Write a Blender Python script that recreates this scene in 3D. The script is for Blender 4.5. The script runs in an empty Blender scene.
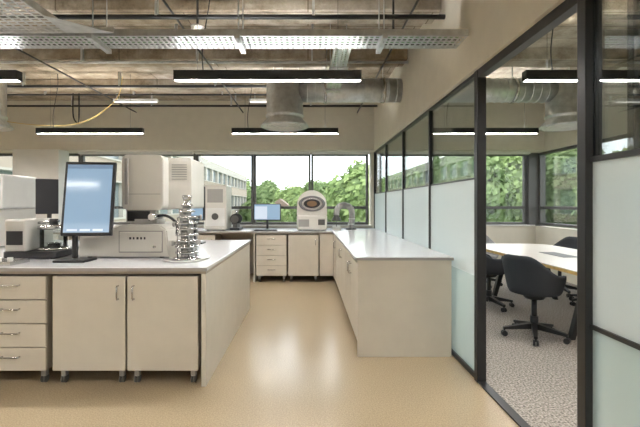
import bpy, bmesh, math, random
from mathutils import Vector, Matrix
random.seed(7)
C = bpy.context
# ------------------------------------------------------------------ materials
def nt(name):
    m = bpy.data.materials.new(name); m.use_nodes = True
    t = m.node_tree; t.nodes.clear()
    o = t.nodes.new('ShaderNodeOutputMaterial')
    return m, t, o
def mat(name, col, rough=0.5, metal=0.0, var=None, bump=None, emis=None, spec=None, coat=0):
    m, t, o = nt(name)
    p = t.nodes.new('ShaderNodeBsdfPrincipled')
    p.inputs['Base Color'].default_value = (*col, 1)
    p.inputs['Roughness'].default_value = rough
    p.inputs['Metallic'].default_value = metal
    if spec is not None: p.inputs['Specular IOR Level'].default_value = spec
    if coat: p.inputs['Coat Weight'].default_value = coat
    t.links.new(p.outputs[0], o.inputs[0])
    tc = t.nodes.new('ShaderNodeTexCoord')
    sc, amt = var if var else (6.0, 0.03)
    n = t.nodes.new('ShaderNodeTexNoise'); n.inputs['Scale'].default_value = sc
    n.inputs['Detail'].default_value = 6
    t.links.new(tc.outputs['Object'], n.inputs['Vector'])
    r = t.nodes.new('ShaderNodeValToRGB')
    r.color_ramp.elements[0].position = 0.3; r.color_ramp.elements[1].position = 0.7
    r.color_ramp.elements[0].color = (*[max(0, c * (1 - amt)) for c in col], 1)
    r.color_ramp.elements[1].color = (*[min(1, c * (1 + amt)) for c in col], 1)
    t.links.new(n.outputs['Fac'], r.inputs[0]); t.links.new(r.outputs[0], p.inputs['Base Color'])
    if bump:
        n2 = t.nodes.new('ShaderNodeTexNoise'); n2.inputs['Scale'].default_value = bump[0]
        t.links.new(tc.outputs['Object'], n2.inputs['Vector'])
        b = t.nodes.new('ShaderNodeBump'); b.inputs['Strength'].default_value = bump[1]
        b.inputs['Distance'].default_value = 0.01
        t.links.new(n2.outputs['Fac'], b.inputs['Height']); t.links.new(b.outputs[0], p.inputs['Normal'])
    if emis:
        p.inputs['Emission Color'].default_value = (*emis[0], 1)
        p.inputs['Emission Strength'].default_value = emis[1]
    return m
def glass(name, tint=(0.95, 0.98, 0.975), refl=0.6):
    m, t, o = nt(name)
    tr = t.nodes.new('ShaderNodeBsdfTransparent'); tr.inputs[0].default_value = (*tint, 1)
    g = t.nodes.new('ShaderNodeBsdfGlossy'); g.inputs['Roughness'].default_value = 0.01
    f = t.nodes.new('ShaderNodeFresnel'); f.inputs[0].default_value = 1.45
    mu = t.nodes.new('ShaderNodeMath'); mu.operation = 'MULTIPLY'; mu.inputs[1].default_value = refl
    mx = t.nodes.new('ShaderNodeMixShader')
    t.links.new(f.outputs[0], mu.inputs[0]); t.links.new(mu.outputs[0], mx.inputs[0])
    t.links.new(tr.outputs[0], mx.inputs[1]); t.links.new(g.outputs[0], mx.inputs[2])
    t.links.new(mx.outputs[0], o.inputs[0])
    return m
def frosted(name, col, clear):
    m, t, o = nt(name)
    tl = t.nodes.new('ShaderNodeBsdfTranslucent'); tl.inputs[0].default_value = (*col, 1)
    df = t.nodes.new('ShaderNodeBsdfDiffuse'); df.inputs[0].default_value = (*col, 1)
    tr = t.nodes.new('ShaderNodeBsdfTransparent'); tr.inputs[0].default_value = (0.91, 0.97, 0.955, 1)
    g = t.nodes.new('ShaderNodeBsdfGlossy'); g.inputs['Roughness'].default_value = 0.08
    m1 = t.nodes.new('ShaderNodeMixShader'); m1.inputs[0].default_value = 0.45
    m2 = t.nodes.new('ShaderNodeMixShader'); m2.inputs[0].default_value = clear
    m3 = t.nodes.new('ShaderNodeMixShader'); m3.inputs[0].default_value = 0.16
    t.links.new(tl.outputs[0], m1.inputs[1]); t.links.new(df.outputs[0], m1.inputs[2])
    t.links.new(m1.outputs[0], m2.inputs[1]); t.links.new(tr.outputs[0], m2.inputs[2])
    t.links.new(m2.outputs[0], m3.inputs[1]); t.links.new(g.outputs[0], m3.inputs[2])
    t.links.new(m3.outputs[0], o.inputs[0])
    return m
def concrete():
    m, t, o = nt('concrete')
    p = t.nodes.new('ShaderNodeBsdfPrincipled'); p.inputs['Roughness'].default_value = 0.85
    tc = t.nodes.new('ShaderNodeTexCoord')
    n = t.nodes.new('ShaderNodeTexNoise'); n.inputs['Scale'].default_value = 2.2; n.inputs['Detail'].default_value = 12
    n.inputs['Roughness'].default_value = 0.75
    t.links.new(tc.outputs['Object'], n.inputs['Vector'])
    r = t.nodes.new('ShaderNodeValToRGB')
    e = r.color_ramp.elements
    e[0].position = 0.36; e[0].color = (0.22, 0.185, 0.14, 1)
    e[1].position = 0.64; e[1].color = (0.60, 0.56, 0.49, 1)
    k = e.new(0.49); k.color = (0.42, 0.375, 0.31, 1)
    t.links.new(n.outputs['Fac'], r.inputs[0])
    n3 = t.nodes.new('ShaderNodeTexNoise'); n3.inputs['Scale'].default_value = 0.55; n3.inputs['Detail'].default_value = 4
    t.links.new(tc.outputs['Object'], n3.inputs['Vector'])
    r3 = t.nodes.new('ShaderNodeValToRGB')
    r3.color_ramp.elements[0].position = .4; r3.color_ramp.elements[0].color = (0.78, 0.69, 0.55, 1)
    r3.color_ramp.elements[1].position = .6; r3.color_ramp.elements[1].color = (1, 1, 1, 1)
    t.links.new(n3.outputs['Fac'], r3.inputs[0])
    mx = t.nodes.new('ShaderNodeMix'); mx.data_type = 'RGBA'; mx.blend_type = 'MULTIPLY'; mx.inputs[0].default_value = 0.8
    t.links.new(r.outputs[0], mx.inputs[6]); t.links.new(r3.outputs[0], mx.inputs[7])
    bk = t.nodes.new('ShaderNodeTexBrick'); bk.inputs['Scale'].default_value = 1.0
    bk.inputs['Brick Width'].default_value = 2.4; bk.inputs['Row Height'].default_value = 0.32; bk.inputs['Mortar Size'].default_value = 0.007
    bk.inputs['Color1'].default_value = (1, 1, 1, 1); bk.inputs['Color2'].default_value = (.9, .89, .87, 1); bk.inputs['Mortar'].default_value = (.45, .42, .38, 1)
    t.links.new(tc.outputs['Object'], bk.inputs['Vector'])
    m2 = t.nodes.new('ShaderNodeMix'); m2.data_type = 'RGBA'; m2.blend_type = 'MULTIPLY'; m2.inputs[0].default_value = 1
    t.links.new(mx.outputs[2], m2.inputs[6]); t.links.new(bk.outputs[0], m2.inputs[7])
    t.links.new(m2.outputs[2], p.inputs['Base Color'])
    b = t.nodes.new('ShaderNodeBump'); b.inputs['Strength'].default_value = 0.5; b.inputs['Distance'].default_value = 0.03
    t.links.new(n.outputs['Fac'], b.inputs['Height']); t.links.new(b.outputs[0], p.inputs['Normal'])
    t.links.new(p.outputs[0], o.inputs[0])
    return m
def speckle(name, col, scale, amt, rough, bump=0):
    m, t, o = nt(name)
    p = t.nodes.new('ShaderNodeBsdfPrincipled'); p.inputs['Roughness'].default_value = rough
    tc = t.nodes.new('ShaderNodeTexCoord')
    v = t.nodes.new('ShaderNodeTexNoise'); v.inputs['Scale'].default_value = scale; v.inputs['Detail'].default_value = 3
    n = t.nodes.new('ShaderNodeTexNoise'); n.inputs['Scale'].default_value = 1.1; n.inputs['Detail'].default_value = 4
    t.links.new(tc.outputs['Object'], v.inputs['Vector']); t.links.new(tc.outputs['Object'], n.inputs['Vector'])
    r = t.nodes.new('ShaderNodeValToRGB')
    r.color_ramp.elements[0].position = 0.35; r.color_ramp.elements[1].position = 0.65
    r.color_ramp.elements[0].color = (*[c * (1 - amt) for c in col], 1)
    r.color_ramp.elements[1].color = (*[min(1, c * (1 + amt)) for c in col], 1)
    t.links.new(v.outputs['Fac'], r.inputs[0])
    r2 = t.nodes.new('ShaderNodeValToRGB')
    r2.color_ramp.elements[0].color = (0.9, 0.9, 0.9, 1)
    t.links.new(n.outputs['Fac'], r2.inputs[0])
    mx = t.nodes.new('ShaderNodeMix'); mx.data_type = 'RGBA'; mx.blend_type = 'MULTIPLY'; mx.inputs[0].default_value = 1
    t.links.new(r.outputs[0], mx.inputs[6]); t.links.new(r2.outputs[0], mx.inputs[7])
    t.links.new(mx.outputs[2], p.inputs['Base Color'])
    if bump:
        b = t.nodes.new('ShaderNodeBump'); b.inputs['Strength'].default_value = bump; b.inputs['Distance'].default_value = 0.01
        t.links.new(v.outputs['Fac'], b.inputs['Height']); t.links.new(b.outputs[0], p.inputs['Normal'])
    t.links.new(p.outputs[0], o.inputs[0])
    return m
def brick():
    m, t, o = nt('brick')
    p = t.nodes.new('ShaderNodeBsdfPrincipled'); p.inputs['Roughness'].default_value = 0.9
    tc = t.nodes.new('ShaderNodeTexCoord')
    mp = t.nodes.new('ShaderNodeMapping'); mp.inputs['Rotation'].default_value = (math.radians(90), 0, math.radians(90))
    b = t.nodes.new('ShaderNodeTexBrick'); b.inputs['Scale'].default_value = 3
    b.inputs['Color1'].default_value = (0.34, 0.23, 0.155, 1); b.inputs['Color2'].default_value = (0.28, 0.18, 0.12, 1)
    b.inputs['Mortar'].default_value = (0.32, 0.27, 0.22, 1)
    t.links.new(tc.outputs['Object'], mp.inputs[0]); t.links.new(mp.outputs[0], b.inputs['Vector'])
    t.links.new(b.outputs[0], p.inputs['Base Color']); t.links.new(p.outputs[0], o.inputs[0])
    return m
def leafmat(name, c1, c2):
    m, t, o = nt(name)
    d = t.nodes.new('ShaderNodeBsdfDiffuse'); tl = t.nodes.new('ShaderNodeBsdfTranslucent')
    tc = t.nodes.new('ShaderNodeTexCoord'); n = t.nodes.new('ShaderNodeTexNoise'); n.inputs['Scale'].default_value = 0.9
    n.inputs['Detail'].default_value = 8
    t.links.new(tc.outputs['Object'], n.inputs['Vector'])
    r = t.nodes.new('ShaderNodeValToRGB'); r.color_ramp.elements[0].position = 0.35; r.color_ramp.elements[1].position = 0.65
    r.color_ramp.elements[0].color = (*c1, 1); r.color_ramp.elements[1].color = (*c2, 1)
    t.links.new(n.outputs['Fac'], r.inputs[0])
    t.links.new(r.outputs[0], d.inputs[0]); t.links.new(r.outputs[0], tl.inputs[0])
    mx = t.nodes.new('ShaderNodeMixShader'); mx.inputs[0].default_value = 0.3
    t.links.new(d.outputs[0], mx.inputs[1]); t.links.new(tl.outputs[0], mx.inputs[2]); t.links.new(mx.outputs[0], o.inputs[0])
    return m

WALL = mat('painted_plaster', (0.74, 0.70, 0.60), 0.7)
WALLW = mat('white_plaster', (0.78, 0.77, 0.73), 0.7)
CONC = concrete()
VINYL = speckle('vinyl_floor', (0.47, 0.375, 0.245), 110, 0.18, 0.22)
CARPET = speckle('carpet', (0.37, 0.335, 0.30), 70, 0.6, 0.95, 0.5)
CAB = mat('cabinet_laminate', (0.62, 0.575, 0.49), 0.45)
CABD = mat('cabinet_end_panel', (0.65, 0.61, 0.53), 0.45)
CABI = mat('cabinet_carcass', (0.36, 0.32, 0.26), 0.6)
TOP = mat('worktop_laminate', (0.74, 0.755, 0.78), 0.18, var=(60, 0.03))
TOPE = mat('worktop_edge', (0.36, 0.35, 0.34), 0.4)
BLACK = mat('black_plastic', (0.022, 0.022, 0.025), 0.4)
BLKM = mat('black_powder_coat', (0.015, 0.016, 0.018), 0.35)
GREYF = mat('window_frame_grey', (0.10, 0.098, 0.095), 0.45)
DGREY = mat('dark_grey_plastic', (0.16, 0.16, 0.165), 0.5)
GALV = mat('galvanised_steel', (0.68, 0.70, 0.71), 0.36, 0.8, var=(14, 0.15))
STEEL = mat('stainless_steel', (0.62, 0.62, 0.62), 0.24, 1.0)
CREAM = mat('instrument_cream', (0.70, 0.68, 0.63), 0.4)
CREAMD = mat('instrument_grey', (0.36, 0.35, 0.33), 0.4)
WHITEP = mat('white_plastic', (0.78, 0.78, 0.76), 0.35)
SCREEN = mat('screen_lit', (0.05, 0.08, 0.1), 0.1, emis=((0.32, 0.46, 0.62), 0.8))
SCREENW = mat('screen_window', (0.1, 0.1, 0.1), 0.1, emis=((0.66, 0.76, 0.88), 0.85))
LAMP = mat('lamp_diffuser', (1, 1, 1), 0.5, emis=((1.0, 0.96, 0.92), 92))
UPGLOW = mat('added_ceiling_glow', (1, 1, 1), 0.5, emis=((1.0, 0.97, 0.94), 66))  # upward glow added to the pendants to brighten the ceiling
WOOD = mat('plywood_edge', (0.72, 0.48, 0.15), 0.45, var=(20, 0.2))
TABLET = mat('table_laminate', (0.66, 0.62, 0.56), 0.3)
CHAIRM = mat('chair_fabric_black', (0.03, 0.034, 0.042), 0.75, bump=(300, 0.3))
GREYC = mat('chair_grey', (0.30, 0.30, 0.31), 0.7)
GLASS = glass('clear_glass')
WGLASS = glass('window_glass', (0.97, 0.98, 0.97), 0.6)
FROST = frosted('frosted_film', (0.84, 0.91, 0.92), 0.10)
FROST2 = frosted('frosted_film_light', (0.75, 0.87, 0.87), 0.34)
BELL = glass('bell_jar_glass', (0.85, 0.9, 0.9), 1.6)
BRICK = brick()
STONE = mat('stone_band', (0.38, 0.36, 0.32), 0.8)
BGLASS = mat('building_glazing', (0.16, 0.19, 0.20), 0.15)
GRASS = leafmat('grass', (0.12, 0.19, 0.07), (0.21, 0.30, 0.11))
BARK = mat('bark', (0.10, 0.07, 0.05), 0.9)
LEAF1 = leafmat('leaves_bright', (0.16, 0.24, 0.09), (0.36, 0.45, 0.20))
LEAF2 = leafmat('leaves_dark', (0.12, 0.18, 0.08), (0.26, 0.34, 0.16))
CABLE = mat('cable_green', (0.35, 0.55, 0.35), 0.5)
CABLEG = mat('cable_grey', (0.35, 0.34, 0.33), 0.5)
YEL = mat('cable_yellow', (0.7, 0.5, 0.15), 0.5)
ROOFT = mat('roof_tile', (0.22, 0.16, 0.13), 0.9)

# ------------------------------------------------------------------ mesh builder
class B:
    def __init__(s, name):
        s.name = name; s.v = []; s.f = []; s.m = []; s.sm = []; s.mats = []; s.M = Matrix.Identity(4)
    def mi(s, m):
        if m not in s.mats: s.mats.append(m)
        return s.mats.index(m)
    def raw(s, vs, fs, m, smooth=False):
        o = len(s.v); k = s.mi(m)
        s.v += [s.M @ Vector(v) for v in vs]
        for i, f in enumerate(fs):
            s.f.append([o + j for j in f]); s.m.append(k)
            s.sm.append(smooth if isinstance(smooth, bool) else smooth[i])
    def addbm(s, bm, m, smooth=False):
        bm.verts.index_update()
        s.raw([v.co.copy() for v in bm.verts], [[v.index for v in f.verts] for f in bm.faces], m, smooth); bm.free()
    def box(s, x0, x1, y0, y1, z0, z1, m, bev=0, seg=2, smooth=False):
        bm = bmesh.new()
        bmesh.ops.create_cube(bm, size=1, matrix=Matrix.Translation(((x0+x1)/2, (y0+y1)/2, (z0+z1)/2)) @ Matrix.Diagonal((abs(x1-x0), abs(y1-y0), abs(z1-z0), 1)))
        if bev: bmesh.ops.bevel(bm, geom=bm.edges[:], offset=bev, segments=seg, affect='EDGES', profile=0.5)
        s.addbm(bm, m, smooth)
    def cyl(s, p0, p1, r, m, r2=None, n=24):
        p0 = Vector(p0); p1 = Vector(p1); r2 = r if r2 is None else r2
        q = (p1 - p0).to_track_quat('Z', 'Y').to_matrix()
        vs = []; fs = []; sm = []
        for p, rr in ((p0, r), (p1, r2)):
            for i in range(n):
                a = 2 * math.pi * i / n
                vs.append(p + q @ Vector((rr * math.cos(a), rr * math.sin(a), 0)))
        for i in range(n):
            fs.append([i, (i+1) % n, n + (i+1) % n, n + i]); sm.append(True)
        fs.append(list(range(n))[::-1]); sm.append(False)
        fs.append(list(range(n, 2*n))); sm.append(False)
        s.raw(vs, fs, m, sm)
    def tube(s, pts, r, m, n=10, sub=0):
        pts = [Vector(p) for p in pts]
        if sub:
            out = []
            P = [pts[0]] + pts + [pts[-1]]
            for i in range(1, len(P) - 2):
                for k in range(sub):
                    t = k / sub; a, b, c, d = P[i-1], P[i], P[i+1], P[i+2]
                    out.append(0.5 * ((2*b) + (c-a)*t + (2*a-5*b+4*c-d)*t*t + (3*b-a-3*c+d)*t**3))
            out.append(pts[-1]); pts = out
        vs = []; fs = []
        up = None
        for i, p in enumerate(pts):
            d = (pts[min(i+1, len(pts)-1)] - pts[max(i-1, 0)]).normalized()
            if up is None: up = d.orthogonal().normalized()
            up = (up - d * up.dot(d)).normalized(); sd = d.cross(up)
            for k in range(n):
                a = 2*math.pi*k/n
                vs.append(p + (up*math.cos(a) + sd*math.sin(a)) * r)
        for i in range(len(pts)-1):
            for k in range(n):
                fs.append([i*n+k, i*n+(k+1) % n, (i+1)*n+(k+1) % n, (i+1)*n+k])
        fs.append(list(range(n))[::-1]); fs.append([(len(pts)-1)*n+k for k in range(n)])
        s.raw(vs, fs, m, True)
    def lathe(s, prof, c, m, n=32, axis='Z'):
        c = Vector(c); vs = []; fs = []
        for r, z in prof:
            for i in range(n):
                a = 2*math.pi*i/n
                v = Vector((r*math.cos(a), r*math.sin(a), z))
                if axis == 'Y': v = Vector((v.x, v.z, v.y))
                if axis == 'X': v = Vector((v.z, v.x, v.y))
                vs.append(c + v)
        for j in range(len(prof)-1):
            for i in range(n):
                fs.append([j*n+i, j*n+(i+1) % n, (j+1)*n+(i+1) % n, (j+1)*n+i])
        s.raw(vs, fs, m, True)
    def prism(s, poly, a0, a1, m, axis='Y', bev=0):
        def mk(p, a):
            return {'Y': (p[0], a, p[1]), 'X': (a, p[0], p[1]), 'Z': (p[0], p[1], a)}[axis]
        bm = bmesh.new(); n = len(poly)
        lo = [bm.verts.new(mk(p, a0)) for p in poly]; hi = [bm.verts.new(mk(p, a1)) for p in poly]
        bm.faces.new(lo); bm.faces.new(hi[::-1])
        for i in range(n): bm.faces.new([lo[i], hi[i], hi[(i+1) % n], lo[(i+1) % n]])
        bmesh.ops.recalc_face_normals(bm, faces=bm.faces[:])
        if bev: bmesh.ops.bevel(bm, geom=bm.edges[:], offset=bev, segments=2, affect='EDGES')
        s.addbm(bm, m)
    def done(s, keep_origin=False):
        me = bpy.data.meshes.new(s.name)
        xs = [v.x for v in s.v]; ys = [v.y for v in s.v]; zs = [v.z for v in s.v]
        o = Vector(((min(xs)+max(xs))/2, (min(ys)+max(ys))/2, min(zs)))
        if keep_origin: o = Vector((0, 0, 0))
        me.from_pydata([v - o for v in s.v], [], s.f)
        for m in s.mats: me.materials.append(m)
        me.polygons.foreach_set('material_index', s.m)
        me.polygons.foreach_set('use_smooth', s.sm)
        me.update()
        ob = bpy.data.objects.new(s.name, me); ob.location = o
        C.scene.collection.objects.link(ob)
        return ob

def rrect(x0, x1, y0, y1, r, n=6):
    out = []
    for cx, cy, a0 in ((x1-r, y1-r, 0), (x0+r, y1-r, 90), (x0+r, y0+r, 180), (x1-r, y0+r, 270)):
        for i in range(n+1):
            a = math.radians(a0 + 90*i/n); out.append((cx + r*math.cos(a), cy + r*math.sin(a)))
    return out

# ------------------------------------------------------------------ room shell
XG = 1.33      # glass partition plane
YW = 8.0       # window wall
XR = 4.55      # meeting room outer wall
XL = -7.6; YB = -3.2
ZC = 3.36
SILL, HEAD = 0.93, 2.39

b = B('floor'); b.box(XL-.2, XG, YB-.2, YW+.25, -0.12, 0, VINYL); b.done(True)
b = B('carpet_floor'); b.box(XG, XR+.2, YB-.2, YW+.25, -0.12, 0.0, CARPET); b.done(True)
b = B('ceiling')
b.box(XL-.2, XR+.2, YB-.2, YW+.25, ZC, ZC+.25, CONC)
b.done(True)
y = -2.6
while y < 7.6:
    b = B('ceiling_beam'); b.box(XL, XG-.06, y, y+0.30, ZC-0.15, ZC, CONC, 0.012); b.done(True)
    b = B('ceiling_beam'); b.box(XG+.10, XR, y, y+0.30, ZC-0.15, ZC, CONC, 0.012); b.done(True)
    y += 1.28

b = B('wall_back')
b.box(XL, XR+.2, YW, YW+.25, 0, SILL, WALL)
b.box(XL, XR+.2, YW, YW+.25, HEAD, ZC, WALL)
b.box(XL, XG-.06, YW-.30, YW, HEAD+.02, ZC, WALL)
b.box(XG+.1, XR, YW-.30, YW, HEAD+.02, ZC, WALL)
b.box(XG-.07, XG+.10, YW, YW+.25, SILL, HEAD, WALL)
b.box(XL, -6.91, YW, YW+.25, SILL, HEAD, WALL)
b.box(4.42, XR+.2, YW, YW+.25, SILL, HEAD, GREYF)
b.done(True)
b = B('wall_right')
b.box(XR, XR+.2, YB, YW, 0, SILL, WALL)
b.box(XR, XR+.2, YB, YW, HEAD, ZC, WALL)
b.box(XR, XR+.2, YB, 1.2, SILL, HEAD, WALL)
b.done(True)
b = B('wall_left'); b.box(XL-.2, XL, YB, YW+.25, 0, ZC, WALLW); b.done(True)
b = B('wall_behind'); b.box(XL, XR, YB-.2, YB, 0, ZC, WALLW); b.done(True)
b = B('wall_bulkhead'); b.box(XG-.06, XG+.10, YB, YW, 2.40, ZC, WALL); b.done(True)
b = B('pillar'); b.box(-5.62, -4.74, 7.60, 7.94, 0, HEAD+.02, WALLW, 0.01); b.done(True)
b = B('trim_sill'); b.box(-6.9, XG-.07, YW-.05, YW+.1, SILL, SILL+.025, WALLW, 0.004); b.done()
b = B('trim_sill'); b.box(XG+.11, XR-.03, YW-.05, YW+.1, SILL, SILL+.025, WALLW, 0.004); b.done()

def window(name, x0, x1, fixed='Y', c=YW+.1):
    b = B(name)
    def bx(a0, a1, z0, z1, m, d0=-.04, d1=.04):
        if fixed == 'Y': b.box(a0, a1, c+d0, c+d1, z0, z1, m, 0.004 if m is GREYF else 0)
        else: b.box(c+d0, c+d1, a0, a1, z0, z1, m, 0.004 if m is GREYF else 0)
    w = 0.045; z0 = SILL+.025
    bx(x0, x0+w, z0, HEAD, GREYF); bx(x1-w, x1, z0, HEAD, GREYF)
    bx(x0+w, x1-w, z0, z0+.05, GREYF); bx(x0+w, x1-w, HEAD-.05, HEAD, GREYF)
    bx(x0+w, x1-w, 1.27, 1.325, GREYF)
    bx(x0+w, x1-w, z0+.05, 1.27, WGLASS, -.006, .006); bx(x0+w, x1-w, 1.325, HEAD-.05, WGLASS, -.006, .006)
    b.done()
k = 1
for i in range(-6, 1):
    x0 = 0.06 + 1.16*i
    window('window_%d' % k, x0+.004, x0+1.156); k += 1
for x0 in (1.44, 2.43, 3.42):
    window('window_%d' % k, x0+.004, x0+.986); k += 1
for y0 in (1.2, 2.56, 3.92, 5.28, 6.64):
    window('window_%d' % k, y0+.004, y0+1.356, 'X', XR+.1); k += 1
for x0, x1 in ((-4.55, -2.28), (-2.24, 0.04), (0.08, 1.22), (1.5, 2.95), (2.98, 4.4)):
    b = B('roller_blind'); b.box(x0, x1, YW-.10, YW-.005, HEAD-.03, HEAD+.018, WALLW, 0.008)
    b.cyl((x0+.02, YW-.05, HEAD-.035), (x1-.02, YW-.05, HEAD-.035), .012, CREAMD); b.done()

# ------------------------------------------------------------------ glass partition
b = B('glass_partition')
posts = [3.10, 4.33, 5.55, 6.77, 7.94]
for p in posts[1:]:
    b.box(XG-.022, XG+.022, p-.014, p+.014, 0.0, 2.40, BLKM)
b.box(XG-.035, XG+.035, 3.06, 3.12, 0, 2.40, BLKM, 0.004)
for i in range(4):
    a, c = posts[i]+.02, posts[i+1]-.014
    b.box(XG-.022, XG+.022, a, c, 0, 0.04, BLKM)
    b.box(XG-.022, XG+.022, a, c, 2.375, 2.40, BLKM)
    b.box(XG-.010, XG+.010, a, c, 1.565, 1.580, BLKM)
    b.box(XG-.006, XG+.006, a, c, 1.58, 2.375, GLASS)
    b.box(XG-.006, XG+.006, a, c, 0.80, 1.565, FROST)
    b.box(XG-.006, XG+.006, a, c, 0.04, 0.80, FROST2)
b.box(XG-.04, XG+.04, 1.86, 1.92, 0, 2.40, BLKM, 0.004)
b.box(XG-.022, XG+.022, 0.62, 0.66, 0, 2.40, BLKM)
for a, c in ((0.66, 1.86), (-0.6, 0.62), (-1.86, -.6), (YB, -1.86)):
    b.box(XG-.022, XG+.022, a, c, 0, 0.05, BLKM)
    b.box(XG-.022, XG+.022, a, c, 2.36, 2.40, BLKM)
    b.box(XG-.018, XG+.018, a, c, 1.565, 1.59, BLKM)
    b.box(XG-.018, XG+.018, a, c, 0.79, 0.81, BLKM)
    b.box(XG-.006, XG+.006, a, c, 1.59, 2.36, GLASS)
    b.box(XG-.006, XG+.006, a, c, 0.81, 1.565, FROST)
    b.box(XG-.006, XG+.006, a, c, 0.05, 0.79, FROST2)
b.box(XG-.03, XG+.03, 1.92, 3.06, 2.34, 2.40, BLKM)
b.box(XG-.03, XG+.03, 1.92, 3.06, 0.0, 0.012, BLKM)
b.done(True)
b = B('door_1')
X = XG+.075; y0, y1 = 0.72, 1.74
b.box(X-.016, X+.016, y0, y0+.04, 0.015, 2.36, BLKM); b.box(X-.016, X+.016, y1-.035, y1, 0.015, 2.36, BLKM)
b.box(X-.016, X+.016, y0+.04, y1-.035, 0.015, .055, BLKM); b.box(X-.016, X+.016, y0+.04, y1-.035, 2.32, 2.36, BLKM)
b.box(X-.005, X+.005, y0+.04, y1-.035, .055, 2.32, GLASS)
b.box(X-.03, X-.016, y1-.03, y1-.01, .85, 1.25, STEEL)
b.done()

# ------------------------------------------------------------------ cabinets
def handle(b, p, vert=False, nrm=(0, -1, 0), L=.10):
    n = Vector(nrm); p = Vector(p)
    side = Vector((0, 0, 1)) if vert else Vector((0, 0, 1)).cross(n)
    a = p - side*L/2; c = p + side*L/2
    b.tube([a, a+n*.025, a+n*.03+side*.01, c+n*.03-side*.01, c+n*.025, c], .006, STEEL, 8)
def cabinet(name, w, kind, loc, rotz=0, z0=.115, z1=.825, depth=.52, hside=1):
    b = B(name)
    b.M = Matrix.Translation(loc) @ Matrix.Rotation(rotz, 4, 'Z')
    h = w/2
    b.box(-h, h, 0.022, depth, z0, z1, CABI, 0.002)
    if kind == 'drawers':
        n = 4; g = .008; hh = (z1 - z0 - g*(n-1))/n
        for i in range(n):
            a = z0 + i*(hh+g)
            b.box(-h, h, 0, .02, a, a+hh, CAB, .002)
            handle(b, (0, 0, a+hh*.62), L=.13)
    elif kind == 'door':
        b.box(-h, h, 0, .02, z0, z1, CAB, .002)
        handle(b, (hside*(h-.05), 0, z1-.12), True)
    elif kind == 'double':
        b.box(-h, -.003, 0, .02, z0, z1, CAB, .002); b.box(.003, h, 0, .02, z0, z1, CAB, .002)
        handle(b, (-.05, 0, z1-.12), True); handle(b, (.05, 0, z1-.12), True)
    for sx in (-1, 1):
        for yy in (.07, depth-.06):
            x = sx*(h-.05)
            b.box(x-.025, x+.025, yy-.025, yy+.025, z0-.012, z0, STEEL)
            b.box(x-.018, x+.018, yy-.02, yy+.02, .05, z0-.012, CREAMD, .004)
            for o in (-.016, .006):
                b.cyl((x+o, yy, .031), (x+o+.010, yy, .031), .031, GREYF, n=20)
    return b.done()

b = B('lab_bench')
b.box(-4.6, -0.755, 2.98, 5.27, .868, .896, TOP, .003)
b.box(-4.6, -0.753, 2.977, 2.981, .868, .893, TOPE)
b.box(-4.6, -0.765, 3.0, 5.25, .845, .868, CABI)
b.box(-0.80, -0.765, 3.0, 5.25, 0, .845, CABD, .002)
b.box(-4.6, -0.80, 4.10, 4.14, 0.0, .845, CABI)
b.box(-4.6, -4.565, 3.0, 5.25, 0, .845, CABD)
b.done(True)
cabinet('drawer_cabinet', .52, 'drawers', (-2.235, 3.01, 0))
cabinet('base_cabinet', .545, 'door', (-1.650, 3.01, 0), hside=1)
cabinet('base_cabinet', .53, 'door', (-1.095, 3.01, 0), hside=-1)
cabinet('drawer_cabinet', .52, 'drawers', (-2.80, 3.01, 0))
cabinet('base_cabinet', .545, 'double', (-3.40, 3.01, 0))
for x in (-1.1, -1.7, -2.3, -2.9):
    cabinet('base_cabinet', .545, 'door', (x, 5.24, 0), math.pi)

b = B('lab_bench')
b.box(.425, 1.295, 3.56, 7.94, .868, .896, TOP, .003)
b.box(-4.55, .425, 6.98, 7.94, .868, .896, TOP, .003)
b.box(.423, 1.297, 3.557, 3.561, .868, .893, TOPE)
b.box(-4.55, .44, 6.977, 6.981, .868, .893, TOPE)
b.box(.445, 1.285, 3.58, 3.612, .0, .868, CABD, .002)
b.box(1.25, 1.285, 3.612, 7.9, 0, .868, CABI)
b.box(.48, 1.25, 3.612, 7.9, .84, .868, CABI)
b.box(-4.5, .48, 7.02, 7.9, .84, .868, CABI)
b.box(-4.5, 1.25, 7.86, 7.9, 0, .84, CABI)
b.box(-.955, -.93, 7.02, 7.86, 0, .84, CABD)
b.box(.205, .44, 7.0, 7.02, .115, .84, CAB)
b.box(.445, .465, 6.6, 7.0, .115, .84, CAB)
b.done(True)
yy = 3.62
for i in range(5):
    cabinet('base_cabinet', .575, 'door', (.45, yy+.295, 0), -math.pi/2, hside=1 if i % 2 else -1)
    yy += .592
cabinet('drawer_cabinet', .53, 'drawers', (-.64, 7.0, 0))
cabinet('base_cabinet', .53, 'door', (-.08, 7.0, 0), hside=1)
cabinet('base_cabinet', .545, 'door', (-1.9, 7.0, 0))
cabinet('base_cabinet', .545, 'door', (-2.5, 7.0, 0))
cabinet('base_cabinet', .545, 'door', (-3.1, 7.0, 0))

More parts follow.
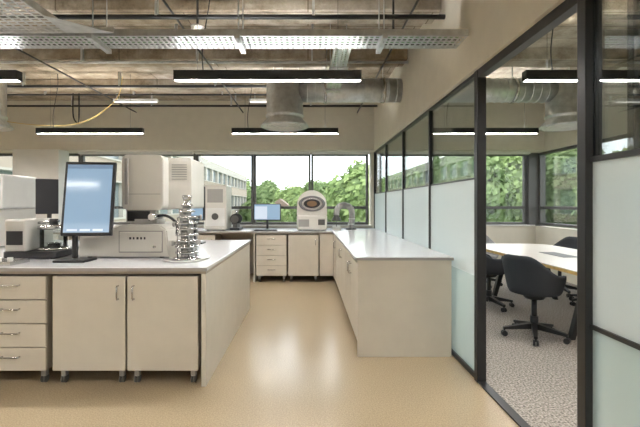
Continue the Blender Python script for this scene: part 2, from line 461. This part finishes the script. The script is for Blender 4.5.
# ------------------------------------------------------------------ ceiling services
def luminaire(x0, x1, y, z=2.44):
    b = B('linear_pendant_lamp')
    w = .037; h = .085
    b.box(x0, x1, y-w, y-w+.004, z, z+h, BLKM); b.box(x0, x1, y+w-.004, y+w, z, z+h, BLKM)
    b.box(x0, x0+.004, y-w+.004, y+w-.004, z, z+h, BLKM); b.box(x1-.004, x1, y-w+.004, y+w-.004, z, z+h, BLKM)
    b.box(x0+.004, x1-.004, y-w+.004, y+w-.004, z+.012, z+.05, BLKM)
    b.box(x0+.006, x1-.006, y-w+.006, y+w-.006, z+.006, z+.012, LAMP)
    b.box(x0+.006, x1-.006, y-w+.006, y+w-.006, z+.05, z+.056, UPGLOW)  # added glowing strip, lights the ceiling from inside the housing
    for x in (x0+.2, x1-.2):
        b.cyl((x, y, z+.056), (x, y, ZC-.001), .0018, BLKM, n=6)
    b.tube([(x0+.25, y, z+.056), (x0+.24, y+.01, z+.3), (x0+.3, y+.02, ZC-.2), (x0+.3, y+.02, ZC-.001)], .005, BLKM, 6, sub=6)
    b.done()
for y in (-1.9, .8, 3.48, 6.1):  # first two rows are out of view, added to light the room
    for x0 in (-7.0, -4.13, -1.16, 1.88):
        luminaire(x0, x0+1.62, y)

def tray(b, x0, x1, y0, y1, z, along='X', hz=.05, pitch=.045, ncol=4, m=GALV):
    L0, L1 = (x0, x1) if along == 'X' else (y0, y1)
    W0, W1 = (y0, y1) if along == 'X' else (x0, x1)
    def bx(l0, l1, w0, w1, z0, z1):
        if along == 'X': b.box(l0, l1, w0, w1, z0, z1, m)
        else: b.box(w0, w1, l0, l1, z0, z1, m)
    bx(L0, L1, W0, W0+.004, z, z+hz); bx(L0, L1, W1-.004, W1, z, z+hz)
    bx(L0, L1, W0, W0+.015, z+hz, z+hz+.003); bx(L0, L1, W1-.015, W1, z+hz, z+hz+.003)
    for i in range(ncol+1):
        w = W0 + (W1-W0-.018)*i/ncol
        bx(L0, L1, w, w+.018, z, z+.003)
    l = L0
    while l < L1-.016:
        bx(l, l+.018, W0, W1, z+.0004, z+.0026); l += pitch
TZ = 2.69
b = B('cable_tray')
tray(b, -7.4, XG-.07, 3.14, 3.40, TZ, ncol=5)
for x in (-6.5, -5, -3.6, -1.7, -.55, .6):
    for yy in (3.16, 3.38):
        b.cyl((x, yy, TZ-.05), (x, yy, ZC-.001), .005, GALV, n=8)
    b.box(x-.02, x+.02, 3.10, 3.425, TZ-.035, TZ, GALV)
for i in range(6):
    yc = 3.17+.036*i
    b.tube([(-7.3, yc, TZ+.02), (-3, yc+.01, TZ+.016), (-1, yc-.01, TZ+.02), (XG-.10, yc+.008, TZ+.018)], .009, [CABLEG, CABLE, BLKM][i % 3], 8, sub=6)
b.done(True)
b = B('cable_tray')
tray(b, -2.45, -1.85, YB+.1, 3.09, TZ, 'Y', ncol=9)
b.prism([(-1.85, 3.09), (-1.50, 3.09), (-1.85, 2.80)], TZ, TZ+.003, GALV, 'Z')
b.prism([(-2.45, 3.09), (-2.80, 3.09), (-2.45, 2.80)], TZ, TZ+.003, GALV, 'Z')
b.box(-2.80, -1.50, 3.088, 3.094, TZ, TZ+.05, GALV)
for yy in (-1.2, .4, 1.6, 2.3):     # trapeze brackets hang from the beams' undersides / slab
    zt = ZC-.151 if (yy == 99) else ZC-.001
    for x in (-2.47, -1.83): b.cyl((x, yy, TZ-.05), (x, yy, zt), .005, GALV, n=8)
    b.box(-2.49, -1.81, yy-.02, yy+.02, TZ-.035, TZ, GALV)
b.done(True)
b = B('cable_tray')
tray(b, .24, .40, 3.53, 5.15, 2.80, 'Y', ncol=3)
for i in range(3):
    b.tube([(.28+.035*i, 3.54, 2.82), (.29+.03*i, 4.4, 2.822), (.28+.035*i, 5.13, 2.82)], .012, CABLE if i != 1 else WHITEP, 8, sub=6)
for yy in (4.2, 5.0):
    for x in (.235, .405): b.cyl((x, yy, 2.77), (x, yy, ZC-.001), .005, GALV, n=8)
    b.box(.22, .42, yy-.02, yy+.02, 2.77, 2.80, GALV)
b.done(True)

def diffuser(name, cx, cy, x_to):
    b = B(name)
    R = .25
    prof = [(0.0, 3.10), (R-.03, 3.10), (R, 3.07), (R, 2.60), (R+.012, 2.59), (R+.012, 2.565), (R, 2.56), (R, 2.53), (R+.07, 2.455), (R+.08, 2.43), (R+.06, 2.42), (R+.02, 2.45)]
    b.lathe(prof, (cx, cy, 0), GALV, 40)
    for r in (.27, .215, .16, .105, .05):
        b.lathe([(r, 2.47), (r+.026, 2.426), (r+.018, 2.420), (r-.010, 2.465)], (cx, cy, 0), WHITEP, 40)
    b.lathe([(0, 2.422), (.03, 2.422), (.035, 2.44), (0, 2.45)], (cx, cy, 0), WHITEP, 32)
    b.lathe([(0, 2.485), (R+.03, 2.485)], (cx, cy, 0), BLACK, 32)  # black disc paints in the shade between the diffuser rings
    d = 1 if x_to > cx else -1
    z = 2.93; r = .16
    b.cyl((cx+d*(R-.05), cy, z), (x_to, cy, z), r, GALV, n=36)
    x = cx + d*(R+.06)
    while (x_to-x)*d > .02:
        b.lathe([(r, -.006), (r+.008, 0), (r, .006)], (x, cy, z), GALV, 36, 'X'); x += d*.11
    for f in (.35, .85):
        xx = cx + (x_to-cx)*f
        b.lathe([(r+.004, -.02), (r+.012, -.02), (r+.012, .02), (r+.004, .02)], (xx, cy, z), STEEL, 36, 'X')
        b.cyl((xx, cy, z+r), (xx, cy, ZC-.001), .005, GALV, n=8)
    for a in range(3):
        an = a*2.094+.4
        b.cyl((cx+.2*math.cos(an), cy+.1*math.sin(an), 3.09), (cx+.2*math.cos(an), cy+.1*math.sin(an), ZC-.001), .004, GALV, n=6)
    b.done()
diffuser('air_duct_diffuser', -.32, 5.5, XG-.065)
diffuser('air_duct_diffuser', -4.45, 5.5, XL+.01)
diffuser('air_duct_diffuser', 3.55, 5.5, XG+.105)

b = B('ceiling_conduit')
for y, z, r in ((2.9, 3.16, .014), (3.7, 3.1, .022), (4.25, 3.16, .014), (5.05, 3.16, .016), (6.05, 3.15, .02), (6.55, 3.16, .014), (7.3, 3.16, .018)):
    b.cyl((XL+.01, y, z), (XG-.065, y, z), r, BLKM if r != .016 else GALV, n=10)
    x = XL+.4
    while x < XG-.1:
        b.box(x-.012, x+.012, y-.02, y+.02, z, ZC-.001, GALV); x += 1.45
b.done(True)
b = B('ceiling_conduit')
for x in (-3.3, -1.25, .95):
    b.cyl((x, -3, 3.13), (x, 7.69, 3.13), .011, BLKM, n=10)
    for y in (-1.5, .9, 2.4, 4.6, 6.9):
        b.box(x-.012, x+.012, y-.01, y+.01, 3.13, ZC-.001, GALV)
b.done(True)
b = B('hanging_cable')
b.tube([(-7.5, 6.25, 2.95), (-5.6, 6.25, 2.78), (-4.2, 6.25, 2.60), (-3.5, 6.25, 2.66), (-3.0, 6.25, 3.0), (-2.9, 6.25, ZC-.001)], .005, YEL, 8, sub=8); b.done(True)
b = B('hanging_cable')
b.tube([(-4.05, 6.9, ZC-.001), (-4.05, 6.9, 2.9), (-4.0, 6.95, 2.78), (-3.95, 6.9, 2.9), (-3.95, 6.9, ZC-.001)], .012, BLKM, 8, sub=8); b.done(True)
for x, y in ((-1.0, 3.62), (.80, 3.75)):
    b = B('smoke_detector'); b.lathe([(0, 2.92), (.04, 2.92), (.055, 2.94), (.055, 2.96), (.06, 2.975), (0, 2.975)], (x, y, 0), WHITEP, 24)
    b.cyl((x, y, 2.975), (x, y, ZC-.001), .01, BLKM); b.done(True)
for x0 in (-3.3, -1.0):
    b = B('ceiling_strip_lamp'); b.box(x0, x0+.75, 6.75, 6.82, 3.1, 3.15, WHITEP, .005)
    b.box(x0+.02, x0+.73, 6.757, 6.813, 3.094, 3.101, mat('strip_diffuser', (1, 1, 1), .5, emis=((1, .95, .9), 1.5)))
    for q in (.1, .65): b.cyl((x0+q, 6.785, 3.15), (x0+q, 6.785, ZC-.001), .006, WHITEP, n=8)
    b.done(True)

# ------------------------------------------------------------------ instruments on the island
Z = .896
b = B('computer_monitor')
b.box(-2.06, -1.80, 3.22, 3.42, Z, Z+.018, BLACK, .006)
b.box(-1.985, -1.945, 3.36, 3.39, Z+.018, 1.40, BLACK, .006)
b.cyl((-1.99, 3.375, 1.38), (-1.82, 3.375, 1.42), .028, BLACK)
b.M = Matrix.Translation((-1.815, 3.32, 1.415)) @ Matrix.Rotation(math.radians(6), 4, 'Z') @ Matrix.Rotation(math.radians(-9), 4, 'X')
b.box(-.200, .200, -.018, .02, -.31, .31, BLACK, .008)
b.box(-.08, .08, .02, .05, -.08, .08, BLACK, .006)
b.box(-.178, .178, -.0195, -.017, -.284, .284, SCREEN)
b.box(-.178, .178, -.0205, -.0195, .25, .284, mat('screen_bar', (.1, .15, .2), .2, emis=((.20, .30, .45), .6)))
for i in range(3): b.box(-.15+.10*i, -.07+.10*i, -.0205, -.0195, -.272, -.255, SCREENW)
b.done()
b = B('electron_microscope')
b.prism([(-2.02, Z+.012), (-2.0, Z+.22), (-1.93, Z+.26), (-1.70, Z+.26), (-1.64, Z+.29), (-1.30, Z+.29), (-1.24, Z+.25), (-1.21, Z+.012)], 3.5, 4.15, CREAM, 'Y', .012)
for x in (-1.94, -1.3):
    for y in (3.56, 4.08): b.cyl((x, y, Z), (x, y, Z+.014), .02, BLACK)
b.box(-1.655, -1.27, 3.497, 3.502, Z+.05, Z+.24, CREAMD)
b.box(-1.645, -1.28, 3.490, 3.499, Z+.06, Z+.23, CREAM, .002)
b.box(-1.645, -1.28, 3.488, 3.492, Z+.048, Z+.060, CREAMD)
for i, w in enumerate((.018, .014, .018, .016, .014)):
    b.box(-1.56+.032*i, -1.56+.032*i+w, 3.4885, 3.4905, Z+.165, Z+.185, BLACK)
b.lathe([(.0, -.008), (.012, -.008), (.012, 0)], (-1.34, 3.49, Z+.10), STEEL, 20, 'Y')
b.cyl((-1.49, 3.72, Z+.28), (-1.49, 3.72, Z+.34), .15, CREAMD, n=36)
b.cyl((-1.49, 3.72, Z+.34), (-1.49, 3.72, Z+.38), .13, STEEL, n=36)
b.box(-1.64, -1.36, 3.60, 3.66, Z+.30, Z+.43, CREAMD, .01)
b.box(-1.62, -1.42, 3.585, 3.60, Z+.32, Z+.41, BLACK, .004)
b.prism(rrect(-1.66, -1.29, Z+.42, Z+.915, .05), 3.56, 4.0, CREAM, 'Y', .006)
b.box(-1.64, -1.31, 3.553, 3.563, Z+.56, Z+.565, CREAMD)
b.box(-1.63, -1.60, 3.553, 3.562, Z+.47, Z+.88, CREAMD, .002)
b.prism(rrect(-1.31, -1.08, Z+.43, Z+.90, .02), 3.70, 4.15, CREAM, 'Y', .004)
for i in range(7): b.box(-1.26, -1.12, 3.697, 3.701, Z+.70+.022*i, Z+.708+.022*i, CREAMD)
b.cyl((-1.2, 3.9, Z+.1), (-1.2, 3.9, Z+.44), .05, CREAMD)
b.tube([(-1.42, 3.7, Z+.35), (-1.28, 3.6, Z+.37), (-1.19, 3.62, Z+.30), (-1.20, 3.66, Z+.2)], .013, BLACK, 10, sub=8)
b.cyl((-1.38, 3.52, Z+.36), (-1.38, 3.66, Z+.36), .03, STEEL)
b.done()
b = B('vacuum_stage')
cx, cy = -1.035, 3.42
prof = [(0, 0), (.115, 0), (.115, .018), (.07, .022)]
z = .022
for i in range(9):
    R = (.095, .10, .088, .095, .085, .088, .075, .068, .05)[i]; core = .052 if i < 6 else .036
    prof += [(core, z+.003), (core, z+.030), (R, z+.033), (R, z+.047), (core, z+.050)]
    z += .050
prof += [(.03, z+.004), (.03, z+.05), (.04, z+.054), (.04, z+.075), (0, z+.077)]
b.lathe(prof, (cx, cy, Z), STEEL, 36)
for z, a in ((.14, 200), (.15, 340), (.25, 300), (.30, 170), (.36, 20)):
    d = Vector((math.cos(math.radians(a)), math.sin(math.radians(a)), 0)); p = Vector((cx, cy, Z+z))
    b.cyl(p+d*.03, p+d*.105, .014, STEEL, n=18); b.cyl(p+d*.105, p+d*.125, .022, CREAMD, n=20)
for i in range(4):
    a = i*math.pi/2+.5
    b.cyl((cx+.078*math.cos(a), cy+.078*math.sin(a), Z+.018), (cx+.078*math.cos(a), cy+.078*math.sin(a), Z+.36), .005, STEEL, n=8)
b.box(cx-.17, cx-.09, cy+.04, cy+.12, Z, Z+.16, CREAM, .008)
b.done()
b = B('tubing'); b.tube([(-1.18, 3.28, Z+.009), (-1.05, 3.20, Z+.009), (-.93, 3.24, Z+.009), (-.86, 3.4, Z+.009), (-.88, 3.56, Z+.009)], .008, WHITEP, 8, sub=8); b.done()

b = B('sputter_coater')
b.prism(rrect(-2.62, -2.16, 3.42, 3.86, .03), Z+.01, Z+.065, BLACK, 'Z', .004)
for x in (-2.56, -2.22):
    for y in (3.48, 3.8): b.cyl((x, y, Z), (x, y, Z+.012), .018, GREYF)
b.lathe([(0, .065), (.13, .065), (.13, .08), (.115, .085)], (-2.30, 3.62, Z), STEEL, 36)
b.lathe([(.108, .08), (.108, .25)], (-2.30, 3.62, Z), BELL, 36)
b.lathe([(.05, .085), (.05, .12), (.07, .125), (.0, .13)], (-2.30, 3.62, Z), STEEL, 30)
b.lathe([(.0, .29), (.06, .288), (.125, .28), (.125, .25), (0, .25)], (-2.30, 3.62, Z), STEEL, 36)
b.cyl((-2.30, 3.62, Z+.29), (-2.30, 3.62, Z+.34), .035, BLACK)
b.box(-2.62, -2.44, 3.45, 3.84, Z+.065, Z+.34, CREAM, .015)
b.box(-2.60, -2.46, 3.445, 3.452, Z+.12, Z+.24, BLACK)
b.cyl((-2.47, 3.62, Z+.30), (-2.25, 3.62, Z+.32), .012, STEEL)
b.done()
b = B('sample_tray')
b.box(-2.60, -2.28, 3.06, 3.28, Z, Z+.006, STEEL)
for a in ((-2.60, -2.594, 3.06, 3.28), (-2.286, -2.28, 3.06, 3.28), (-2.594, -2.286, 3.06, 3.066), (-2.594, -2.286, 3.274, 3.28)):
    b.box(*a, Z+.006, Z+.03, STEEL)
for i in range(3): b.cyl((-2.54+.09*i, 3.17, Z+.006), (-2.54+.09*i, 3.17, Z+.05), .02, WHITEP)
b.done()
b = B('spectrometer')
b.box(-3.95, -3.32, 4.3, 4.9, Z+.015, Z+.42, CREAM, .02); b.box(-3.95, -3.30, 4.3, 4.9, Z+.42, Z+.80, WHITEP, .025)
b.box(-3.80, -3.45, 4.295, 4.301, Z+.50, Z+.68, CREAMD, .001)
for x in (-3.85, -3.42): b.cyl((x, 4.38, Z), (x, 4.38, Z+.02), .02, BLACK)
b.cyl((-3.6, 4.293, Z+.36), (-3.6, 4.3, Z+.36), .012, BLACK)
b.done()
b = B('computer_monitor')
b.box(-3.10, -2.88, 4.50, 4.68, Z, Z+.015, BLACK, .004); b.box(-3.01, -2.97, 4.61, 4.64, Z+.015, Z+.56, BLACK, .004)
b.M = Matrix.Translation((-2.98, 4.57, Z+.56)) @ Matrix.Rotation(math.radians(35), 4, 'Z')
b.box(-.11, .11, -.015, .02, -.20, .20, BLACK, .006); b.box(-.10, .10, -.017, -.014, -.185, .185, BLACK)
b.done()
b = B('computer_monitor')
b.box(-1.47, -1.25, 4.72, 4.90, Z, Z+.015, BLACK, .004); b.box(-1.38, -1.34, 4.82, 4.85, Z+.015, Z+.40, BLACK, .004)
b.M = Matrix.Translation((-1.375, 4.79, Z+.48)) @ Matrix.Rotation(math.radians(-25), 4, 'Z')
b.box(-.17, .17, -.015, .02, -.20, .20, BLACK, .006); b.box(-.158, .158, -.017, -.014, -.185, .185, SCREEN)
b.box(-.13, .02, -.018, -.017, -.12, .15, SCREENW)
b.done()

# ------------------------------------------------------------------ back bench instruments
b = B('benchtop_analyzer')
b.box(-1.86, -1.46, 7.15, 7.65, Z+.012, Z+.82, CREAM, .02); b.box(-1.80, -1.52, 7.145, 7.152, Z+.50, Z+.74, CREAMD, .001)
b.box(-1.83, -1.49, 7.144, 7.152, Z+.08, Z+.40, WHITEP, .002)
b.cyl((-1.66, 7.13, Z+.25), (-1.66, 7.15, Z+.25), .06, GREYF)
for xx in (-1.8, -1.52):
    for yv in (7.2, 7.6): b.cyl((xx, yv, Z), (xx, yv, Z+.014), .02, BLACK)
b.done()
b = B('vacuum_pump')
b.cyl((-1.33, 7.25, Z+.20), (-1.33, 7.6, Z+.20), .085, BLACK, n=28); b.box(-1.42, -1.24, 7.22, 7.62, Z, Z+.04, BLACK, .005)
b.box(-1.37, -1.29, 7.28, 7.56, Z+.04, Z+.14, GREYF); b.cyl((-1.33, 7.4, Z+.27), (-1.33, 7.4, Z+.36), .02, STEEL)
for i in range(8): b.lathe([(.085, -.004), (.094, 0), (.085, .004)], (-1.33, 7.3+.03*i, Z+.20), BLACK, 24, 'Y')
b.cyl((-1.33, 7.235, Z+.20), (-1.33, 7.25, Z+.2), .07, GREYF, n=24)
b.done()
b = B('computer_monitor')
b.box(-.87, -.63, 7.28, 7.46, Z, Z+.015, BLACK, .004); b.box(-.77, -.73, 7.38, 7.41, Z+.015, Z+.35, BLACK, .004)
b.box(-1.0, -.50, 7.34, 7.38, Z+.17, Z+.48, BLACK, .006); b.box(-.985, -.515, 7.338, 7.341, Z+.188, Z+.465, SCREEN)
b.box(-.97, -.75, 7.3365, 7.3385, Z+.2, Z+.43, SCREENW)
b.done()
b = B('keyboard'); b.box(-.95, -.55, 7.05, 7.19, Z, Z+.018, BLACK, .004)
for r in range(4): b.box(-.94, -.56, 7.062+.031*r, 7.084+.031*r, Z+.018, Z+.023, GREYF)
b.done()
b = B('plasma_chamber')
x0, x1 = -.20, .34; cx = .07
b.box(x0, x1, 7.12, 7.62, Z+.012, Z+.27, CREAM, .02)
arch = [(x0+.0, Z+.27), (x1-.0, Z+.27)]
N = 16
for i in range(N+1):
    a = math.pi*i/N
    arch.append((cx+(.265)*math.cos(a)+0.0, Z+.46+.26*math.sin(a)))
b.prism(arch, 7.14, 7.60, CREAM, 'Y', .008)
def ell(rx, rz, y, ry, m):
    n = 36; vs = []; fs = []
    for q, (f, yy) in enumerate(((1, y), (1, y-ry), (.78, y-ry-.004), (.74, y-.0))):
        for i in range(n):
            a = 2*math.pi*i/n; vs.append((cx+rx*f*math.cos(a), yy, Z+.48+rz*f*math.sin(a)))
    for q in range(3):
        for i in range(n): fs.append([q*n+i, q*n+(i+1) % n, (q+1)*n+(i+1) % n, (q+1)*n+i])
    b.raw(vs, fs, m, True)
ell(.235, .14, 7.14, .03, DGREY)
b.prism([(cx+.18*math.cos(2*math.pi*i/36), Z+.48+.108*math.sin(2*math.pi*i/36)) for i in range(36)], 7.118, 7.139, STEEL, 'Y')
b.prism([(cx+.145*math.cos(2*math.pi*i/24), Z+.48+.08*math.sin(2*math.pi*i/24)) for i in range(24)], 7.112, 7.118, BLACK, 'Y')
b.prism([(cx+.09*math.cos(2*math.pi*i/24), Z+.48+.05*math.sin(2*math.pi*i/24)) for i in range(24)], 7.108, 7.112, mat('amber_port', (.2, .12, .06), .3), 'Y')
b.box(x0+.03, x0+.22, 7.114, 7.122, Z+.07, Z+.2, CREAMD, .001)
b.box(x1-.16, x1-.04, 7.114, 7.122, Z+.1, Z+.2, GREYF, .001)
for xx in (x0+.06, x1-.06):
    for yv in (7.2, 7.55): b.cyl((xx, yv, Z), (xx, yv, Z+.014), .02, BLACK)
b.done()
b = B('fume_extraction_arm')
b.cyl((.80, 7.45, Z), (.80, 7.45, Z+.03), .10, DGREY)
b.tube([(.80, 7.45, Z+.03), (.82, 7.45, Z+.25), (.79, 7.42, Z+.40), (.66, 7.38, Z+.45), (.55, 7.35, Z+.40), (.52, 7.33, Z+.27)], .055, CREAMD, 16, sub=8)
for p in ((.80, 7.44, Z+.1), (.815, 7.44, Z+.2)): b.lathe([(.055, -.01), (.066, 0), (.055, .01)], p, WHITEP, 24)
b.lathe([(.045, 0.02), (.05, 0), (.09, -.07), (.095, -.08), (.085, -.078)], (.52, 7.33, Z+.25), GREYF, 28)
b.cyl((.52, 7.31, Z+.17), (.52, 7.31, Z+.0), .006, GREYF)
b.box(.44, .60, 7.25, 7.40, Z, Z+.06, CREAM, .01)
b.done()

# ------------------------------------------------------------------ meeting room
b = B('meeting_table')
x0, x1, y0, y1 = 2.50, 3.72, 3.45, 6.35
b.prism(rrect(x0, x1, y0, y1, .28, 10), .704, .735, WOOD, 'Z')
b.prism(rrect(x0+.002, x1-.002, y0+.002, y1-.002, .28, 10), .735, .742, TABLET, 'Z')
b.prism(rrect(x0+.12, x1-.12, y0+.12, y1-.12, .2, 8), .672, .704, WOOD, 'Z')
for yy in (4.05, 5.75):
    for s_ in (-1, 1):
        cx = 3.11
        b.prism([(cx+s_*.22, .672), (cx+s_*.30, .672), (cx+s_*.47, .0), (cx+s_*.42, .0)], yy-.03, yy+.03, BLKM, 'Y', .003)
    b.box(cx-.3, cx+.3, yy-.03, yy+.03, .64, .672, BLKM)
b.box(3.0, 3.2, 4.7, 5.2, .742, .746, GREYF)
b.done()

def chair(loc, rot, m=CHAIRM):
    b = B('office_chair')
    b.M = Matrix.Translation(loc) @ Matrix.Rotation(rot, 4, 'Z')
    bm = bmesh.new(); NT = 48; rows = []
    def sm(t): t = max(0, min(1, t)); return t*t*(3-2*t)
    prof = [.25, .5, .72, .88, .98]
    def ring(fn): return [bm.verts.new(fn(2*math.pi*i/NT)) for i in range(NT)]
    def hgt(a):
        d = abs(((a+math.pi) % (2*math.pi))-math.pi)/math.pi
        return .012 + .19*sm((d-.16)/.25) + .19*sm((d-.52)/.36)
    cx_, cy_ = .235, .235
    c = bm.verts.new((0, 0, .445))
    for t in prof:
        rows.append(ring(lambda a: (cx_*t*math.sin(a), cy_*t*math.cos(a)*(1.05 if math.cos(a) > 0 else 1), .445 + .02*t**4)))
    for t in (.12, .3, .5, .7, .88, 1.0):
        rows.append(ring(lambda a: (((cx_+.055*t**.7)*math.sin(a)), (cy_+.075*t**.8*(1 if math.cos(a) < 0 else 0))*math.cos(a)*(1.05 if math.cos(a) > 0 else 1), .465 + hgt(a)*t)))
    for i in range(NT): bm.faces.new([c, rows[0][i], rows[0][(i+1) % NT]])
    for j in range(len(rows)-1):
        for i in range(NT): bm.faces.new([rows[j][i], rows[j+1][i], rows[j+1][(i+1) % NT], rows[j][(i+1) % NT]])
    bmesh.ops.recalc_face_normals(bm, faces=bm.faces[:])
    bmesh.ops.solidify(bm, geom=bm.faces[:], thickness=.022)
    b.addbm(bm, m, True)
    b.prism(rrect(-.2, .2, -.19, .21, .12), .465, .505, m, 'Z', .012)
    b.cyl((0, 0, .40), (0, 0, .445), .09, BLKM, .12)
    b.cyl((0, 0, .12), (0, 0, .41), .026, BLKM); b.cyl((0, 0, .09), (0, 0, .22), .038, BLKM)
    for i in range(5):
        a = 2*math.pi*i/5 + .3; d = Vector((math.cos(a), math.sin(a), 0)); s_ = Vector((-d.y, d.x, 0))
        vs = []
        for r, hw, zt, zb in ((.02, .028, .15, .09), (.30, .016, .092, .068)):
            for sg, z in ((-1, zb), (1, zb), (1, zt), (-1, zt)): vs.append(d*r + s_*hw*sg + Vector((0, 0, z)))
        b.raw(vs, [[0, 1, 2, 3], [7, 6, 5, 4], [0, 4, 5, 1], [1, 5, 6, 2], [2, 6, 7, 3], [3, 7, 4, 0]], BLKM)
        p = d*.29
        b.cyl(p+Vector((0, 0, .04)), p+Vector((0, 0, .08)), .009, BLKM, n=10)
        for o in (-.024, .006): b.cyl(p+s_*o+Vector((0, 0, .028)), p+s_*(o+.018)+Vector((0, 0, .028)), .028, BLACK, n=20)
    b.done()
chair((2.33, 4.12, 0), math.radians(-62))
chair((2.42, 5.35, 0), math.radians(-95))
chair((2.95, 6.78, 0), math.radians(180), GREYC)
chair((3.85, 4.5, 0), math.radians(90))
chair((3.85, 5.4, 0), math.radians(95))
chair((3.87, 6.15, 0), math.radians(100))

# ------------------------------------------------------------------ outside
GZ = -5.0
b = B('ground'); b.box(-200, 200, 8.6, 320, GZ-.3, GZ, GRASS); b.box(4.9, 200, -150, 8.6, GZ-.3, GZ, GRASS); b.done(True)
b = B('brick_building')
X0 = -9.5; ya, yb = 11, 62; zt = 5.6
b.box(X0-12, X0-.25, ya+.1, yb-.1, GZ, zt-.1, BGLASS)
for z0, z1, m in ((GZ, -2.6, BRICK), (-.6, .6, BRICK), (2.5, 3.5, BRICK), (4.8, zt, STONE)):
    b.box(X0-12.1, X0, ya, yb, z0, z1, m)
for z in (.6, 2.44, 3.5): b.box(X0-12.1, X0+.05, ya, yb, z, z+.08, STONE)
y = ya
while y < yb:
    b.box(X0-.3, X0-.02, y, y+.35, GZ, zt-.1, STONE); y += 2.4
b.done(True)
def house(x, y, w, d, h):
    b = B('house'); b.box(x-w/2, x+w/2, y, y+d, GZ, GZ+h, STONE)
    b.prism([(x-w/2-.4, GZ+h), (x+w/2+.4, GZ+h), (x, GZ+h+2.0)], y-.3, y+d+.3, ROOFT, 'Y')
    for i in (-1, 1):
        for zz in (1.0, 3.6): b.box(x+i*w/4-.6, x+i*w/4+.6, y-.06, y, GZ+zz, GZ+zz+1.3, WHITEP); b.box(x+i*w/4-.5, x+i*w/4+.5, y-.08, y-.05, GZ+zz+.1, GZ+zz+1.2, BGLASS)
    b.done()
house(-4.4, 62, 4.5, 6, 5.2)
def tree(x, y, h, r, seed, m, nl=5600, ls=.34):
    rnd = random.Random(seed)
    b = B('tree'); b.tube([(x, y, GZ), (x+.1, y, GZ+h*.3), (x-.1, y+.1, GZ+h*.6)], .28, BARK, 8, sub=3)
    blobs = [(Vector((x, y, GZ+h*.62)), r*.78)]
    for i in range(13):
        a = rnd.uniform(0, 6.28); q = rnd.uniform(.25, .75)*r; zz = rnd.uniform(.36, .86)
        blobs.append((Vector((x+q*math.cos(a)*(1.15-zz*.6), y+q*math.sin(a)*(1.15-zz*.6), GZ+h*zz)), r*rnd.uniform(.3, .48)))
    for i in range(4):
        a = i*1.57+.5; b.tube([(x, y, GZ+h*.3), (x+r*.5*math.cos(a), y+r*.5*math.sin(a), GZ+h*.6)], .1, BARK, 6)
    vs = []; fs = []
    for i in range(nl):
        c, rr = blobs[rnd.randrange(len(blobs))] if rnd.random() > .2 else blobs[0]
        u = Vector((rnd.gauss(0, 1), rnd.gauss(0, 1), rnd.gauss(0, 1))).normalized()
        p = c + u*rr*rnd.uniform(.8, 1.10); p.z = max(p.z, GZ+1.5)
        n = (u + Vector((rnd.uniform(-.8, .8), rnd.uniform(-.8, .8), rnd.uniform(-.3, 1)))).normalized()
        t = n.orthogonal().normalized(); t2 = n.cross(t); s_ = ls*rnd.uniform(.5, 1.2)
        o = len(vs); vs += [p-t*s_, p+t2*s_*.6, p+t*s_, p-t2*s_*.6]; fs.append([o, o+1, o+2, o+3])
    b.raw(vs, fs, m)
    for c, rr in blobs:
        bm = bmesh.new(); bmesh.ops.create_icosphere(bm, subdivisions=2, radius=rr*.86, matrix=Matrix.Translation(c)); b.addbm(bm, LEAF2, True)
    b.done()
T = [(4.6, 34, 10.2, 3.4, 0), (1.0, 44, 8.6, 3.0, 1), (8.5, 36, 11, 4, 0), (13, 33, 11.5, 4.2, 1), (17.5, 36, 12, 4.5, 0), (22, 34, 11, 4.2, 1),
     (-3.5, 78, 10.4, 4.5, 0), (-9, 80, 11.2, 5, 1), (2.5, 80, 11.5, 5, 1), (9, 74, 12, 5, 0), (-15, 86, 12, 5, 0),
     (20, 24, 10.5, 4, 0), (26, 28, 12, 4.6, 1), (24, 19, 10, 3.8, 0), (31, 22, 12, 4.6, 0), (27, 12, 10, 4, 1), (36, 30, 13, 5, 0), (-.6, 54, 8.0, 2.6, 0), (16, 52, 13, 5, 1), (29, 46, 14, 5, 0), (-7.4, 54, 8.2, 2.2, 1), (-3.6, 48, 6.6, 2.2, 0)]
for i, (x, y, h, r, k) in enumerate(T):
    tree(x, y, h, r, i+3, LEAF1 if k == 0 else LEAF2)

# ------------------------------------------------------------------ world, camera
w = bpy.data.worlds.new('overcast'); C.scene.world = w; w.use_nodes = True
t = w.node_tree; bg = t.nodes['Background']
tc = t.nodes.new('ShaderNodeTexCoord'); n = t.nodes.new('ShaderNodeTexNoise'); n.inputs['Scale'].default_value = 2.5; n.inputs['Detail'].default_value = 5
r = t.nodes.new('ShaderNodeValToRGB'); r.color_ramp.elements[0].color = (.78, .88, 1, 1); r.color_ramp.elements[1].color = (1, 1, 1, 1)
r.color_ramp.elements[0].position = .35; r.color_ramp.elements[1].position = .6
t.links.new(tc.outputs['Generated'], n.inputs['Vector']); t.links.new(n.outputs['Fac'], r.inputs[0]); t.links.new(r.outputs[0], bg.inputs[0])
bg.inputs[1].default_value = 4.6
C.scene.view_settings.view_transform = 'Standard'
C.scene.view_settings.exposure = 0.1
cam = bpy.data.cameras.new('camera'); co = bpy.data.objects.new('camera', cam); C.scene.collection.objects.link(co)
co.location = (0, 0, 1.37); co.rotation_euler = (math.radians(90), 0, 0)
cam.sensor_width = 36; cam.lens = 22.5; cam.shift_x = 12/640; cam.shift_y = -9.5/640; cam.clip_end = 600
C.scene.camera = co
